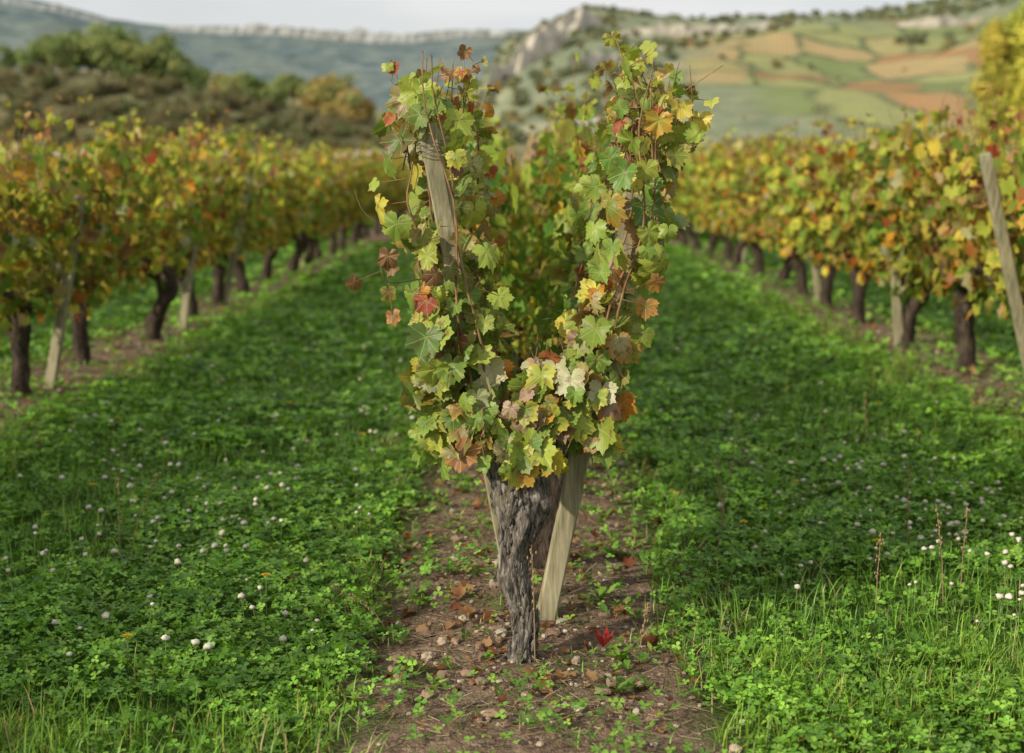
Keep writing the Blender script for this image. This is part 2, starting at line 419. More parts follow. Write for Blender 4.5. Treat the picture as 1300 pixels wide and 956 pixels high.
# ------------------------------------------------------------------ row vines (linked meshes)
def proto(seed,w,e,dens=18,node=.054,size=.060):
    g=np.random.default_rng(seed); mb=MB()
    grow(mb,g,TL,-.68,.68,dens,node,w,e,size,0,1,thick=.12,top=(1.22,1.60))
    for i in range(14):
        s=g.choice((-1,1)); x=wallx(s,1.4)+g.normal(0,.05); y=g.uniform(-.65,.65); z1=g.uniform(1.55,1.73)
        p=spline([(x,y,1.25),(x+g.normal(0,.03),y+g.normal(0,.03),1.45),(x+g.normal(0,.07),y+g.normal(0,.07),z1)],8)
        mb.add(*tube(p,np.linspace(.003,.0015,8),4,False),(1,1,1),None,1)
        n=g.integers(1,6); q=p[g.integers(3,8,n)]+g.normal(0,.025,(n,3))
        add_leaves(mb,TL,q,g.normal(0,1,(n,3)),np.array([0,0,-1])+g.normal(0,.4,(n,3)),.035*g.uniform(.6,1.3,n),pick(n,{'brown':1.5,'ygreen':3,'yellow':1,'tan':1},g),pick(n,e,g),g,None,0)
    n=60
    P=np.stack([g.uniform(-.2,.2,n),g.uniform(-.65,.65,n),g.uniform(.44,.62,n)],1)
    add_leaves(mb,TL,P,np.stack([np.sign(P[:,0])*1.,g.normal(0,.5,n),g.normal(.3,.3,n)],1),np.array([0,0,-1])+g.normal(0,.4,(n,3)),size*g.uniform(.6,1.1,n),pick(n,w,g),pick(n,e,g),g,None,0)
    trunk_piece(mb,g,g.uniform(-.05,.05),g.uniform(-.1,.1),g.uniform(-.16,.16),g.uniform(.05,.066),2,14,18)
    return mb.mesh('grapevine',[M_leaf,M_cane,M_bark])
PC=[proto(100+i,W_c,E_c) for i in range(3)]
PS=[proto(200+i,W_s,E_s,18,.052,.062) for i in range(6)]
for row in (-2,-1,0,1,2):
    par=empty('vineyard_row',(row*SP,0,0))
    y={0:5.55,-1:7.65-1.3*4,1:8.60-1.3*5}.get(row,5.3); end=110 if abs(row)<=1 else 70
    while y<end:
        pr=PC if row==0 and y<14 else PS
        me=random.choice(pr)
        obj('grapevine',me,par,(random.uniform(-.03,.03)-(.05 if row==1 else 0),y+random.uniform(-.08,.08),0),(0,0,random.choice((0,math.pi))+random.uniform(-.03,.03)),(random.uniform(.95,1.05),1.02,random.uniform(.93,1.04)))
        y+=1.3

# ------------------------------------------------------------------ ground
def gh(x,y):
    d=abs((x+SP/2)%SP-SP/2); m=.035*math.exp(-(d/.45)**2) if abs(x)<SP*4.5 else 0
    return m+.02*mn.noise(Vector((x*1.3,y*1.3,0)))+.010*mn.noise(Vector((x*6,y*6,3)))
def axis(lo,hi,step,far,ratio=1.25):
    a=list(np.arange(lo,hi+1e-6,step)); s=step; x=hi
    while x<far: s*=ratio; x+=s; a.append(x)
    s=step;x=lo
    while x>-far: s*=ratio; x-=s; a.insert(0,x)
    return np.array(a)
xs=axis(-4,4,.07,4000); ys=axis(1.5,11,.07,4200)
gx,gy=np.meshgrid(xs,ys); Z=np.zeros_like(gx)
for i in range(gx.shape[0]):
    for j in range(gx.shape[1]):
        if abs(gx[i,j])<30 and -10<gy[i,j]<60: Z[i,j]=gh(gx[i,j],gy[i,j])
ny,nx=gx.shape; idx=np.arange(nx*ny).reshape(ny,nx)
Q=np.stack([idx[:-1,:-1],idx[:-1,1:],idx[1:,1:],idx[1:,:-1]],-1).reshape(-1,4)
mb=MB(); mb.add(np.stack([gx,gy,Z],-1).reshape(-1,3),[Q])
m,nt=newmat('soil_and_turf'); b=NB(nt); p=b.pos(); sx=b.n('ShaderNodeSeparateXYZ'); b.set(sx.inputs[0],p)
X=sx.outputs[0];Y=sx.outputs[1]
d=b.math('ABSOLUTE',b.math('SUBTRACT',b.math('MODULO',b.math('ADD',X,SP*20.5),SP),SP/2))
dn=b.math('ADD',d,b.math('MULTIPLY',b.math('SUBTRACT',b.noise(p,2.2,3),.5),.5))
strip=b.smooth(dn,.34,.50,1.,0.)
soil=b.ramp(b.noise(p,14,5,.75),[(.28,(.065,.043,.03)),(.48,(.17,.115,.08)),(.62,(.26,.185,.13)),(.8,(.36,.28,.20))])
soil=b.mix(b.smooth(b.noise(p,90,2),.55,.7,0.,.7),soil,(.40,.31,.22))
soil=b.mix(b.smooth(b.noise(p,4,3),.5,.68,0.,.6),soil,(.075,.10,.03))
turf=b.ramp(b.noise(p,5,3,.7),[(.3,(.03,.06,.01)),(.6,(.06,.12,.02)),(.8,(.10,.15,.035))])
near=b.mix(strip,turf,soil)
vor=b.n('ShaderNodeTexVoronoi'); b.set(vor.inputs['Vector'],b.mapping(p,(.012,.008,0))); vor.inputs['Scale'].default_value=1.
sv=b.n('ShaderNodeSeparateColor'); b.set(sv.inputs[0],vor.outputs['Color'])
far=b.ramp(sv.outputs[0],[(0,(.14,.17,.06)),(.25,(.26,.22,.10)),(.45,(.10,.15,.05)),(.62,(.36,.30,.20)),(.8,(.28,.17,.08))],'CONSTANT')
c=b.mix(b.smooth(Y,75,112),near,far)
b.out(b.bsdf(c,.95,.1,b.bump(b.noise(p,70,3,.7),1.,.02)))
obj('ground',mb.mesh('ground',[m]))

# ------------------------------------------------------------------ grass / clover
NG=.05; gxs=np.arange(-7,7.01,NG); gys=np.arange(0,26.01,NG)
def gridf(f): return np.array([[f(a,c) for a in gxs] for c in gys])
G_h=gridf(gh); G_e=gridf(lambda x,y:mn.noise(Vector((x*1.5,y*1.5,8)))+.6*mn.noise(Vector((x*6,y*6,2)))); G_b=gridf(lambda x,y:mn.noise(Vector((x*.9,y*.9,2)))); G_c=gridf(lambda x,y:mn.noise(Vector((x*4,y*4,12))))
def samp(G,x,y):
    fx=np.clip((x+7)/NG,0,len(gxs)-1.001); fy=np.clip(y/NG,0,len(gys)-1.001); i=fx.astype(int); j=fy.astype(int); u=fx-i; v=fy-j
    return G[j,i]*(1-u)*(1-v)+G[j,i+1]*u*(1-v)+G[j+1,i]*(1-u)*v+G[j+1,i+1]*u*v
def rowd(x): return np.abs((x+SP/2)%SP-SP/2)
def gcol(n,g,dry=.0):
    base=np.array([(.12,.27,.028),(.175,.37,.038),(.24,.43,.055),(.08,.19,.022)])[g.integers(0,4,n)]
    base=base*g.uniform(.8,1.2,(n,1))
    if dry>0:
        k=g.uniform(0,1,n)<dry; base[k]=(.42,.36,.17)
    return base
def blades(mb,P,Hh,Wd,g,col,lean=.4):
    N=len(P); a=g.uniform(0,2*math.pi,N); D=np.stack([np.cos(a),np.sin(a),0*a],1); S=np.stack([-np.sin(a),np.cos(a),0*a],1)
    l=np.abs(g.normal(lean,lean*.5,N)); V=[]
    for t,w in ((0,1),(.4,.85),(.75,.55),(1,.05)):
        c=P+D*(l*Hh*t*t)[:,None]+np.array([0,0,1])*(Hh*(t-.25*l*t*t))[:,None]
        V+= [c-S*(Wd*w)[:,None],c+S*(Wd*w)[:,None]]
    V=np.stack(V,1); q=np.array([[0,1,3,2],[2,3,5,4],[4,5,7,6]])
    mb.add(V.reshape(-1,3),[(q[None]+(np.arange(N)*8)[:,None,None]).reshape(-1,4)],np.repeat(col,8,0))
def clovers(mb,P,g,size,col):
    n=len(P)
    up=nrm(np.array([0,0,1.])+g.normal(0,.38,(n,3))); az=g.uniform(0,6.283,n)
    e=nrm(np.cross(up,np.array([.1,1,.2]))); f=np.cross(up,e); s=size*g.uniform(.6,1.3,n)
    for k in range(3):
        t=az+k*2.094; d=e*np.cos(t)[:,None]+f*np.sin(t)[:,None]; w=np.cross(up,d)
        S=s[:,None]
        pts=[P,P+S*(d*.75-w*.62+up*.22),P+S*(d*1.35-w*.45+up*.2),P+S*(d*1.35+w*.45+up*.2),P+S*(d*.75+w*.62+up*.22)]
        V=np.stack(pts,1); tri=np.array([[0,1,2],[0,2,3],[0,3,4]])
        cc=np.repeat(col,5,0).reshape(n,5,3).copy(); cc[:,0]*=1.3
        mb.add(V.reshape(-1,3),[(tri[None]+(np.arange(n)*5)[:,None,None]).reshape(-1,3)],cc.reshape(-1,3))
def scatter(g,y0,y1,dens):
    xm=min(.70*y1+.5,5.2); n=int((y1-y0)*2*xm*dens); x=g.uniform(-xm,xm,n); y=g.uniform(y0,y1,n)
    k=np.abs(x)<np.minimum(.70*y+.5,5.2); return x[k],y[k]
mb=MB(); g=np.random.default_rng(77)
for y0,y1,dc,db,sz in [(2.4,4.2,4300,1500,.0096),(4.2,6.2,3200,1100,.0108),(6.2,9,1600,700,.0148),(9,14,650,380,.021),(14,24,260,200,.032)]:
    x,y=scatter(g,y0,y1,dc); e=.40+.13*samp(G_e,x,y)+np.where(np.abs(x)>1.4,-.10,np.where(x<0,-.06,.03)); dd=rowd(x); bg=samp(G_b,x,y); cn=samp(G_c,x,y)
    pr=np.clip((dd-e)/.10,0,1); pr=np.maximum(pr,.06+.22*(samp(G_e,x,y)>.28)+np.where(np.abs(x)>1.4,.14,0)); pr*=np.where(bg>-.22,1,.35)
    k=g.uniform(0,1,len(x))<pr; x,y,pr,bg,cn=x[k],y[k],pr[k],bg[k],cn[k]
    hm=(.045+.035*cn+.02*bg)*(.35+.65*np.clip(pr,0,1)); P=np.stack([x,y,samp(G_h,x,y)+.012+np.maximum(hm,.012)*g.uniform(.35,1,len(x))],1)
    clovers(mb,P,g,sz,gcol(len(x),g)*(1+.5*cn)[:,None])
    x,y=scatter(g,y0,y1,db); e=.40+.13*samp(G_e,x,y)+np.where(np.abs(x)>1.4,-.12,np.where(x<0,-.06,.03)); dd=rowd(x); bg=samp(G_b,x,y)
    pr=np.clip((dd-e+.05)/.12,0,1); pr=np.maximum(pr,.10); pr*=np.where(bg<-.05,1.,.45)
    k=g.uniform(0,1,len(x))<pr; x,y,pr,bg=x[k],y[k],pr[k],bg[k]; n=len(x)
    hh=g.uniform(.035,.10,n)*(.5+.5*pr)*np.where(bg<-.05,1.15,1.); wd=g.uniform(.0011,.0024,n)*(sz/.0095)**.8
    col=gcol(n,g,.05); edge=(rowd(x)<.6)&(g.uniform(0,1,n)<.25); col[edge]=(.38,.33,.16)
    blades(mb,np.stack([x,y,samp(G_h,x,y)-.003],1),hh,wd,g,col,.5)
for (ya,yb,N) in [(3.2,7,230),(6,13,420)]:
    for _ in range(N):
        rr=0 if yb==7 else random.choice((-1,1)); x=rr*SP+random.choice((-1,1))*random.uniform(.2,.5); y=random.uniform(ya,yb)
        n=7; a=g.uniform(0,6.28,n); D=np.stack([np.cos(a),np.sin(a),g.uniform(.2,.8,n)],1); z=gh(x,y)
        V=[]
        for i in range(n):
            L=g.uniform(.02,.045); w=np.array([-math.sin(a[i]),math.cos(a[i]),0])*L*.22; c=np.array([x,y,z+.004]); e=D[i]*L
            V+=[c,c+e*.5-w+np.array([0,0,.004]),c+e-w*.2,c+e*.5+w+np.array([0,0,.004])]
        mb.add(V,[np.arange(4*n).reshape(-1,4)],np.repeat(gcol(n,g,.06)*np.array([1.1,.95,1.2]),4,0))
def longg(cx,cy,r,n,hm,dry):
    a=g.uniform(0,6.283,n); q=r*np.sqrt(g.uniform(0,1,n)); x=cx+q*np.cos(a); y=cy+q*np.sin(a)
    c=gcol(n,g,dry)*np.array([1.35,1.1,1.2]); blades(mb,np.stack([x,y,samp(G_h,x,y)-.004],1),hm*g.uniform(.4,1,n),g.uniform(.0011,.0023,n),g,c,.5)
for i in range(40): longg(g.uniform(.5,1.5),g.uniform(2.95,3.5),.09,70,g.uniform(.08,.16),.06)
for i in range(14): longg(g.uniform(-1.3,-.4),g.uniform(2.9,3.4),.08,50,g.uniform(.07,.12),.06)
for i in range(26): longg(random.choice((-1,1))*g.uniform(.36,.6),g.uniform(3.6,8),.06,35,g.uniform(.06,.14),.25)
for i in range(60): longg(random.choice((-1,1))*g.uniform(2.1,2.45),g.uniform(5.6,13),.09,40,g.uniform(.07,.16),.25)
obj('grass',mb.mesh('grass',[M_grass]))
def tuft(seed):
    g=np.random.default_rng(seed); mb=MB(); n=300; a=g.uniform(0,6.283,n); r=.6*np.sqrt(g.uniform(0,1,n))
    P=np.stack([r*np.cos(a),r*np.sin(a),g.uniform(.02,.07,n)],1); clovers(mb,P,g,.04,gcol(n,g)); P=P.copy(); P[:,2]=0
    blades(mb,P,g.uniform(.05,.11,n),g.uniform(.004,.009,n),g,gcol(n,g,.05),.5)
    return mb.mesh('turf_far',[M_grassf])
TF=[tuft(60+i) for i in range(4)]
grass=empty('distant_grass')
y=23.5
while y<80:
    st=.75 if y<45 else 1.1
    x=-SP*1.5
    while x<SP*1.5:
        px=x+random.uniform(-.2,.2); py=y+random.uniform(-.2,.2); s=st/.75*.9
        if rowd(px)>.7: obj('turf_tuft',random.choice(TF),grass,(px,py,0),(0,0,random.uniform(0,6.28)),(s,s,random.uniform(.8,1.1)))
        x+=st
    y+=st*.9

def blob(sub=1):
    t=(1+5**.5)/2
    v=nrm(np.array([(-1,t,0),(1,t,0),(-1,-t,0),(1,-t,0),(0,-1,t),(0,1,t),(0,-1,-t),(0,1,-t),(t,0,-1),(t,0,1),(-t,0,-1),(-t,0,1)],float))
    f=[(0,11,5),(0,5,1),(0,1,7),(0,7,10),(0,10,11),(1,5,9),(5,11,4),(11,10,2),(10,7,6),(7,1,8),(3,9,4),(3,4,2),(3,2,6),(3,6,8),(3,8,9),(4,9,5),(2,4,11),(6,2,10),(8,6,7),(9,8,1)]
    v=[tuple(a) for a in v]
    for _ in range(sub):
        nf=[];cache={}
        def mid(a,b_):
            k=(min(a,b_),max(a,b_))
            if k not in cache:
                q=np.array(v[a])+np.array(v[b_]); q/=np.linalg.norm(q); v.append(tuple(q)); cache[k]=len(v)-1
            return cache[k]
        for a,b_,c in f:
            ab,bc,ca=mid(a,b_),mid(b_,c),mid(c,a); nf+=[(a,ab,ca),(b_,bc,ab),(c,ca,bc),(ab,bc,ca)]
        f=nf
    return np.array(v),np.array(f)
fmat,nt=newmat('petals'); b=NB(nt); b.out(b.bsdf(b.attr('Col').outputs['Color'],.7,.2))
mb=MB(); g=np.random.default_rng(3)
bv,bf=blob(1)
spots=[]
for i in range(75): spots.append((g.uniform(.65,2.0),g.uniform(3.3,6.2)))
for i in range(80): spots.append((g.normal(1.45,.22),g.normal(4.6,.5)))
for i in range(100): spots.append((g.uniform(-2.0,-.45),g.uniform(3.2,6.8)))
for i in range(45): spots.append((g.normal(-1.0,.35),g.normal(4.4,.5)))
for i in range(80): spots.append((g.uniform(.6,2.2)*random.choice((-1,1)),g.uniform(6,12)))
for x,y in spots:
    if rowd(x)<.42: continue
    h=g.uniform(.07,.13); z=gh(x,y); dx,dy=g.normal(0,.012,2); r=g.uniform(.005,.0115)
    mb.add(*tube([(x,y,z),(x+dx*.5,y+dy*.5,z+h*.5),(x+dx,y+dy,z+h)],.0009,4,False),(.2,.3,.08))
    V=bv*r*np.array([1,1,.85])*g.uniform(.7,1.25,(len(bv),1))+np.array([x+dx,y+dy,z+h])
    c=np.array([.62,.59,.48])*g.uniform(.7,1.1,(len(bv),1)); c[bv[:,2]<-.35]=(.33,.26,.16)
    mb.add(V,[bf],c)
obj('clover_flowers',mb.mesh('clover_flowers',[fmat]))
mb=MB()
dl=[(-.98,3.42),(-.72,3.9),(1.02,5.2),(.56,5.05),(-1.15,7.0),(1.9,7.6),(1.55,8.2),(1.75,6.9),(2.0,8.9),(1.6,9.6),(-1.9,6.6),(.72,4.5),(1.3,11),(1.9,10.5),(-1.0,9),(1.75,6.2),(-1.35,8.3),(1.1,4.3),(-1.6,5.2),(1.4,7.4),(2.05,8.2),(-.7,6.2)]
for x,y in dl:
    z=gh(x,y); h=g.uniform(.08,.12); mb.add(*tube([(x,y,z),(x,y,z+h)],.0014,5,False),(.25,.3,.1))
    n=26; a=np.arange(n)*2.4; rr=np.linspace(.002,.017,n)
    for i in range(n):
        d=np.array([math.cos(a[i]),math.sin(a[i]),0]); w=np.array([-d[1],d[0],0])*.0022; c0=np.array([x,y,z+h+.003]); e=d*rr[i]+np.array([0,0,.006-.25*rr[i]])
        mb.add([c0-w*.5,c0+w*.5,c0+e+w,c0+e-w],[np.array([[0,1,2,3]])],(.75,.5,.02))
obj('dandelion_flowers',mb.mesh('dandelion_flowers',[fmat],False))
mb=MB()
for x,y,h in [(-1.22,4.3,.33),(-1.26,4.35,.30),(.62,4.4,.36),(.68,4.7,.30),(1.25,4.5,.32),(1.22,4.0,.3),(1.3,4.1,.26),(1.0,3.9,.24),(.9,5.6,.35),(1.5,6.1,.3),(.3,3.5,.16),(-.35,3.7,.15),(.035,3.40,.34)]:
    lx=g.normal(0,.06) if x!=.035 else -.01; P=spline([(x,y,0),(x+lx*.3,y,h*.5),(x+lx,y,h)],8); mb.add(*tube(P,np.linspace(.0018,.0008,8),5,False),(.3,.2,.12))
    for i in range(22):
        t=g.uniform(.5,1.); c=np.array([np.interp(t,np.linspace(0,1,8),P[:,q]) for q in range(3)])+g.normal(0,.004,3)
        mb.add(bv*np.array([.002,.002,.0045])+c,[bf],(.32,.22,.13))
obj('dry_seed_stalks',mb.mesh('dry_seed_stalks',[fmat]))

# ------------------------------------------------------------------ litter on the soil strip
mb=MB(); bv0,bf0=blob(1)
for i in range(1900):
    row=random.choice((0,0,0,0,-1,1)); x=row*SP+g.normal(0,.24)+(.04 if row==0 else 0); y=g.uniform(3.0,6.5) if row==0 else g.uniform(6,11)
    if i%3==0 and row==0: y=g.uniform(2.9,4.3)
    r=g.uniform(.003,.009) if g.uniform()>.09 else g.uniform(.010,.023)
    v=bv0*g.uniform(.5,1.25,3)*g.uniform(.7,1.2,(len(bv0),1))*r
    a=g.uniform(0,6.28); R_=np.array([[math.cos(a),-math.sin(a),0],[math.sin(a),math.cos(a),0],[0,0,.65]]); v=v@R_.T
    c=np.array([(.46,.37,.27),(.32,.21,.15),(.24,.17,.12),(.56,.49,.38)])[g.integers(0,4)]
    mb.add(v+np.array([x,y,gh(x,y)+r*.35]),[bf0],c*g.uniform(.6,1.1))
smat,nt=newmat('pebble_stone'); b=NB(nt); b.out(b.bsdf(b.mix(b.smooth(b.noise(b.pos(),160,3),.3,.7,0.,.35),b.attr('Col').outputs['Color'],(.16,.11,.08)),.9,.2,b.bump(b.noise(b.pos(),220,3),.6,.003)))
obj('pebbles',mb.mesh('pebbles',[smat],False))
mb=MB(); n=1000
row=g.choice([0,0,0,-1,1],n); P=np.zeros((n,3)); P[:,0]=row*SP+g.normal(0,.27,n); P[:,1]=np.where(row==0,g.uniform(3.0,7.5,n),g.uniform(6,13,n))
P[:,2]=[gh(a,c)+.010 for a,c in P[:,:2]]
Nn=np.array([0,0,1.])+g.normal(0,.4,(n,3)); Tp=g.normal(0,1,(n,3))
add_leaves(mb,TL,P,Nn,Tp,g.uniform(.010,.032,n),pick(n,{'brown':5,'red':.3,'tan':3.5,'orange':.2},g)*.9,pick(n,{'brown':1,'tan':1},g),g,None,0,1.1)
obj('fallen_leaves',mb.mesh('fallen_leaves',[M_leaf]))
mb=MB(); n=4200
row=g.choice([0,0,0,-1,1],n); x=row*SP+g.normal(0,.27,n); y=np.where(row==0,g.uniform(2.9,7.5,n),g.uniform(6,13,n)); z=np.array([gh(a,c) for a,c in zip(x,y)])+.004
a=g.uniform(0,6.28,n); L=g.uniform(.01,.06,n); D=np.stack([np.cos(a)*L,np.sin(a)*L,g.uniform(-.1,.35,n)*L],1); A=np.stack([x,y,z],1)
petioles(mb,A,A+D,0,.0010)
for C in mb.C: C[:]=np.repeat(np.array([(.42,.34,.2),(.2,.12,.07),(.33,.25,.15)])[g.integers(0,3,n)],6,0)
obj('straw_and_twigs',mb.mesh('straw_and_twigs',[fmat]))

# ------------------------------------------------------------------ hills
def hill(name,Y0,Y1,Y2,prof,mat,nz,nsc,shape=1.0,ub=(-1.2,1.2),nu=260,nv=70):
    pr=np.array(prof,float); us=np.linspace(ub[0],ub[1],nu)
    def z(x,y):
        u=x/max(y,1); e=np.interp(u,pr[:,0],pr[:,1]); top=e*Y1+H
        t=(y-Y0)/(Y1-Y0)
        if t<=0: base=-1
        elif t<=1: base=-1+(top+1)*t**shape
        else: base=top*(1-((y-Y1)/(Y2-Y1))**2*.9)
        s=min(1,max(0,t)*3)
        return base+s*nz*(mn.fractal(Vector((x*nsc,y*nsc,1.7)),1.,2.,5))
    V=[]
    for j in range(nv):
        y=Y0+(Y2-Y0)*j/(nv-1)
        for u in us: V.append((u*y,y,z(u*y,y)))
    idx=np.arange(nu*nv).reshape(nv,nu)
    Q=np.stack([idx[:-1,:-1],idx[:-1,1:],idx[1:,1:],idx[1:,:-1]],-1).reshape(-1,4)
    mb=MB(); mb.add(np.array(V),[Q]); obj(name,mb.mesh(name,[mat])); return z
def prof(pts): return [((px-662)/1805,(218-py)/1805) for px,py in pts]   # bearing / elevation tangents of the ridge

m1,nt=newmat('hazed_wooded_plateau'); b=NB(nt); p=b.pos()
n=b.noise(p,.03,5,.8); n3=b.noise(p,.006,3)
c=b.ramp(n,[(.34,(.055,.085,.10)),(.5,(.12,.16,.165)),(.64,(.20,.24,.22))])  # woodland tones shifted blue-grey: distance haze is put into the base colour
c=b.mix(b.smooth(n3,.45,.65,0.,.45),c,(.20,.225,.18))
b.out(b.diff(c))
hz=hill('distant_plateau',1300,2100,3000,prof([(-1500,-30),(-400,-25),(0,-4),(60,6),(100,16),(150,30),(240,40),(400,46),(500,49),(560,45),(650,44),(900,42),(2600,10)]),m1,6,.006,.7,(-1.2,1.2),420,90)

m2,nt=newmat('vineyard_hillside'); b=NB(nt); p=b.pos(); sx=b.n('ShaderNodeSeparateXYZ'); b.set(sx.inputs[0],p)
wp=b.n('ShaderNodeVectorMath',operation='ADD'); b.set(wp.inputs[0],b.mapping(p,(.040,.019,0),(0,0,.35)))
nn=b.n('ShaderNodeTexNoise'); b.set(nn.inputs['Vector'],p); nn.inputs['Scale'].default_value=.012
b.set(wp.inputs[1],nn.outputs['Color'])
vor=b.n('ShaderNodeTexVoronoi'); b.set(vor.inputs['Vector'],wp.outputs[0]); vor.inputs['Scale'].default_value=1.; vor.inputs['Randomness'].default_value=.8
sv=b.n('ShaderNodeSeparateColor'); b.set(sv.inputs[0],vor.outputs['Color'])
f=b.ramp(sv.outputs[0],[(0,(.26,.28,.12)),(.18,(.38,.21,.11)),(.32,(.35,.30,.14)),(.46,(.17,.22,.09)),(.6,(.40,.29,.15)),(.72,(.29,.30,.13)),(.88,(.33,.17,.09))],'CONSTANT')
wv=b.n('ShaderNodeTexWave'); b.set(wv.inputs['Vector'],b.mapping(p,(.16,.07,0),(0,0,.35))); wv.inputs['Scale'].default_value=1.; wv.inputs['Distortion'].default_value=2
f=b.mix(b.math('MULTIPLY',wv.outputs['Fac'],.45),f,(.17,.18,.09))
ve=b.n('ShaderNodeTexVoronoi',feature='DISTANCE_TO_EDGE'); b.set(ve.inputs['Vector'],wp.outputs[0]); ve.inputs['Scale'].default_value=1.; ve.inputs['Randomness'].default_value=.8
f=b.mix(b.math('MULTIPLY',b.smooth(ve.outputs['Distance'],.02,.10,1.,0.),b.smooth(b.noise(p,.03,2),.38,.5,0.,.9)),f,(.10,.125,.07))
f=b.mix(b.smooth(b.noise(p,.09,5,.7),.44,.68,0.,.55),f,(.21,.22,.12))
wd=b.ramp(b.noise(p,.07,5,.75),[(.3,(.12,.15,.105)),(.5,(.185,.215,.14)),(.68,(.30,.30,.20))])
rock=b.smooth(b.noise(b.mapping(p,(.02,.012,.05)),1.,5,.6),.57,.65)
wd=b.mix(b.math('MULTIPLY',rock,.75),wd,(.46,.43,.38))
mask=b.math('ADD',sx.outputs[0],b.math('MULTIPLY',b.math('SUBTRACT',b.noise(p,.01,4),.5),120))
msk=b.smooth(mask,60,85)
up=b.math('ADD',sx.outputs[2],b.math('MULTIPLY',b.math('SUBTRACT',b.noise(p,.02,4),.5),40)); msk=b.math('MULTIPLY',msk,b.smooth(up,78,68))
b.out(b.diff(b.mix(msk,wd,f)))
h2=hill('vineyard_hill',320,850,1250,prof([(300,222),(450,218),(560,165),(605,120),(640,62),(690,38),(735,20),(765,20),(800,28),(870,38),(950,31),(1050,24),(1150,17),(1220,8),(1300,-8),(2000,-60),(2600,-80)]),m2,6,.012,.95,(-.25,1.2),300,110)

m3,nt=newmat('meadow_slope'); b=NB(nt); p=b.pos()
c=b.ramp(b.noise(p,.05,5,.6),[(.3,(.12,.13,.07)),(.5,(.20,.19,.10)),(.7,(.30,.27,.16))]); b.out(b.diff(c))
h3=hill('wooded_slope',190,330,460,prof([(-1500,40),(-200,70),(0,85),(200,100),(280,108),(440,128),(560,160),(640,182),(720,196),(800,205),(900,215),(2600,222)]),m3,2,.03,1.,(-1.2,.5),160,40)
m4,nt=newmat('scrub_bank'); b=NB(nt); p=b.pos()
c=b.ramp(b.noise(p,.35,5,.75),[(.3,(.09,.09,.045)),(.5,(.15,.14,.075)),(.7,(.24,.21,.12))]); b.out(b.diff(c))
h4=hill('scrub_bank',118,165,230,prof([(-1500,50),(-200,65),(0,84),(100,94),(200,108),(300,132),(400,152),(480,176),(560,205),(640,222),(2600,226)]),m4,1.,.06,.85,(-1.2,.2),160,30)
def sheet(name,u0,u1,y0,y1,z0,z1,cols,sc):
    P=[]
    for j in range(5):
        for i in range(40):
            u=u0+(u1-u0)*i/39; y=y0+(y1-y0)*j/4; P.append((u*y,y,z0+(z1-z0)*j/4+.2*mn.noise(Vector((u*20,j,0)))))
    idx=np.arange(200).reshape(5,40); Q=np.stack([idx[:-1,:-1],idx[:-1,1:],idx[1:,1:],idx[1:,:-1]],-1).reshape(-1,4); mb=MB(); mb.add(P,[Q])
    m5,nt=newmat(name); b=NB(nt); b.out(b.diff(b.ramp(b.noise(b.pos(),sc,4),[(.3,cols[0]),(.7,cols[1])])))
    obj(name,mb.mesh(name,[m5]))
sheet('dry_field',-.6,-.07,112,126,.05,3.0,((.30,.24,.18),(.48,.42,.34)),.4)
sheet('ploughed_field',.09,.25,125,150,.05,2.6,((.30,.20,.15),(.42,.31,.23)),.4)

def cliff(name,hf,pts,hgt,col,seed,step=2.5,back=2.2,uneven=.8):
    P=[];nv=9
    pts=np.array(pts,float); d=np.concatenate([[0],np.cumsum(np.linalg.norm(np.diff(pts,axis=0),axis=1))]); nn=int(d[-1]/step)
    for i in range(nn+1):
        s=d[-1]*i/nn; x=np.interp(s,d,pts[:,0]); y=np.interp(s,d,pts[:,1]); e=math.sin(math.pi*i/nn)**.4
        hh=hgt*e*(.75+uneven*mn.noise(Vector((s*.035,seed,0)))+.35*uneven*mn.noise(Vector((s*.2,seed,4)))); hh=max(hh,.2)
        for j in range(nv):
            t=j/(nv-1); r=mn.noise(Vector((s*.18,t*1.2,seed)))*hgt*.25+mn.noise(Vector((s*.6,t*5,seed+3)))*hgt*.1
            yy=y+t*hgt*.35+r+ (hgt*back if j==nv-1 else 0); P.append((x,yy,hf(x,y)-2+(hh+2)*min(1,t*1.14)))
    idx=np.arange((nn+1)*nv).reshape(nn+1,nv); Q=np.stack([idx[:-1,:-1],idx[1:,:-1],idx[1:,1:],idx[:-1,1:]],-1).reshape(-1,4)
    mb=MB(); mb.add(P,[Q]); m,nt=newmat(name+'_rock'); b=NB(nt); p=b.pos()
    n=b.noise(b.mapping(p,(1,1,.35)),.25 if hf is h2 else .06,5,.7); b.out(b.diff(b.ramp(n,[(.3,tuple(c*.45 for c in col)),(.5,tuple(c*.8 for c in col)),(.7,col)])))
    obj(name,mb.mesh(name,[m],False))
def uy(px,Y): return ((px-662)/1805*Y,Y)
cliff('limestone_cliff',h2,[uy(612,560),uy(640,600),uy(680,620),uy(730,640)],15,(.66,.60,.51),1)
cliff('limestone_cliff',h2,[uy(650,740),uy(690,745),uy(730,755),uy(765,775)],13,(.60,.55,.48),2)
cliff('limestone_cliff',h2,[uy(700,520),uy(760,540),uy(830,560)],7,(.54,.50,.43),3)
cliff('limestone_cliff',h2,[uy(780,760),uy(860,760),uy(960,765)],8,(.50,.47,.40),7)
cliff('limestone_cliff',h2,[uy(1130,700),uy(1180,690),uy(1240,700)],6,(.46,.42,.36),4)
cliff('limestone_cliff',hz,[uy(215,1990),uy(400,1990),uy(520,1985),uy(660,1985)],19,(.40,.41,.40),5,6,4.,.45)
cliff('limestone_cliff',hz,[uy(-60,1985),uy(60,1985),uy(150,1990)],13,(.33,.35,.36),6,6,4.,.5)

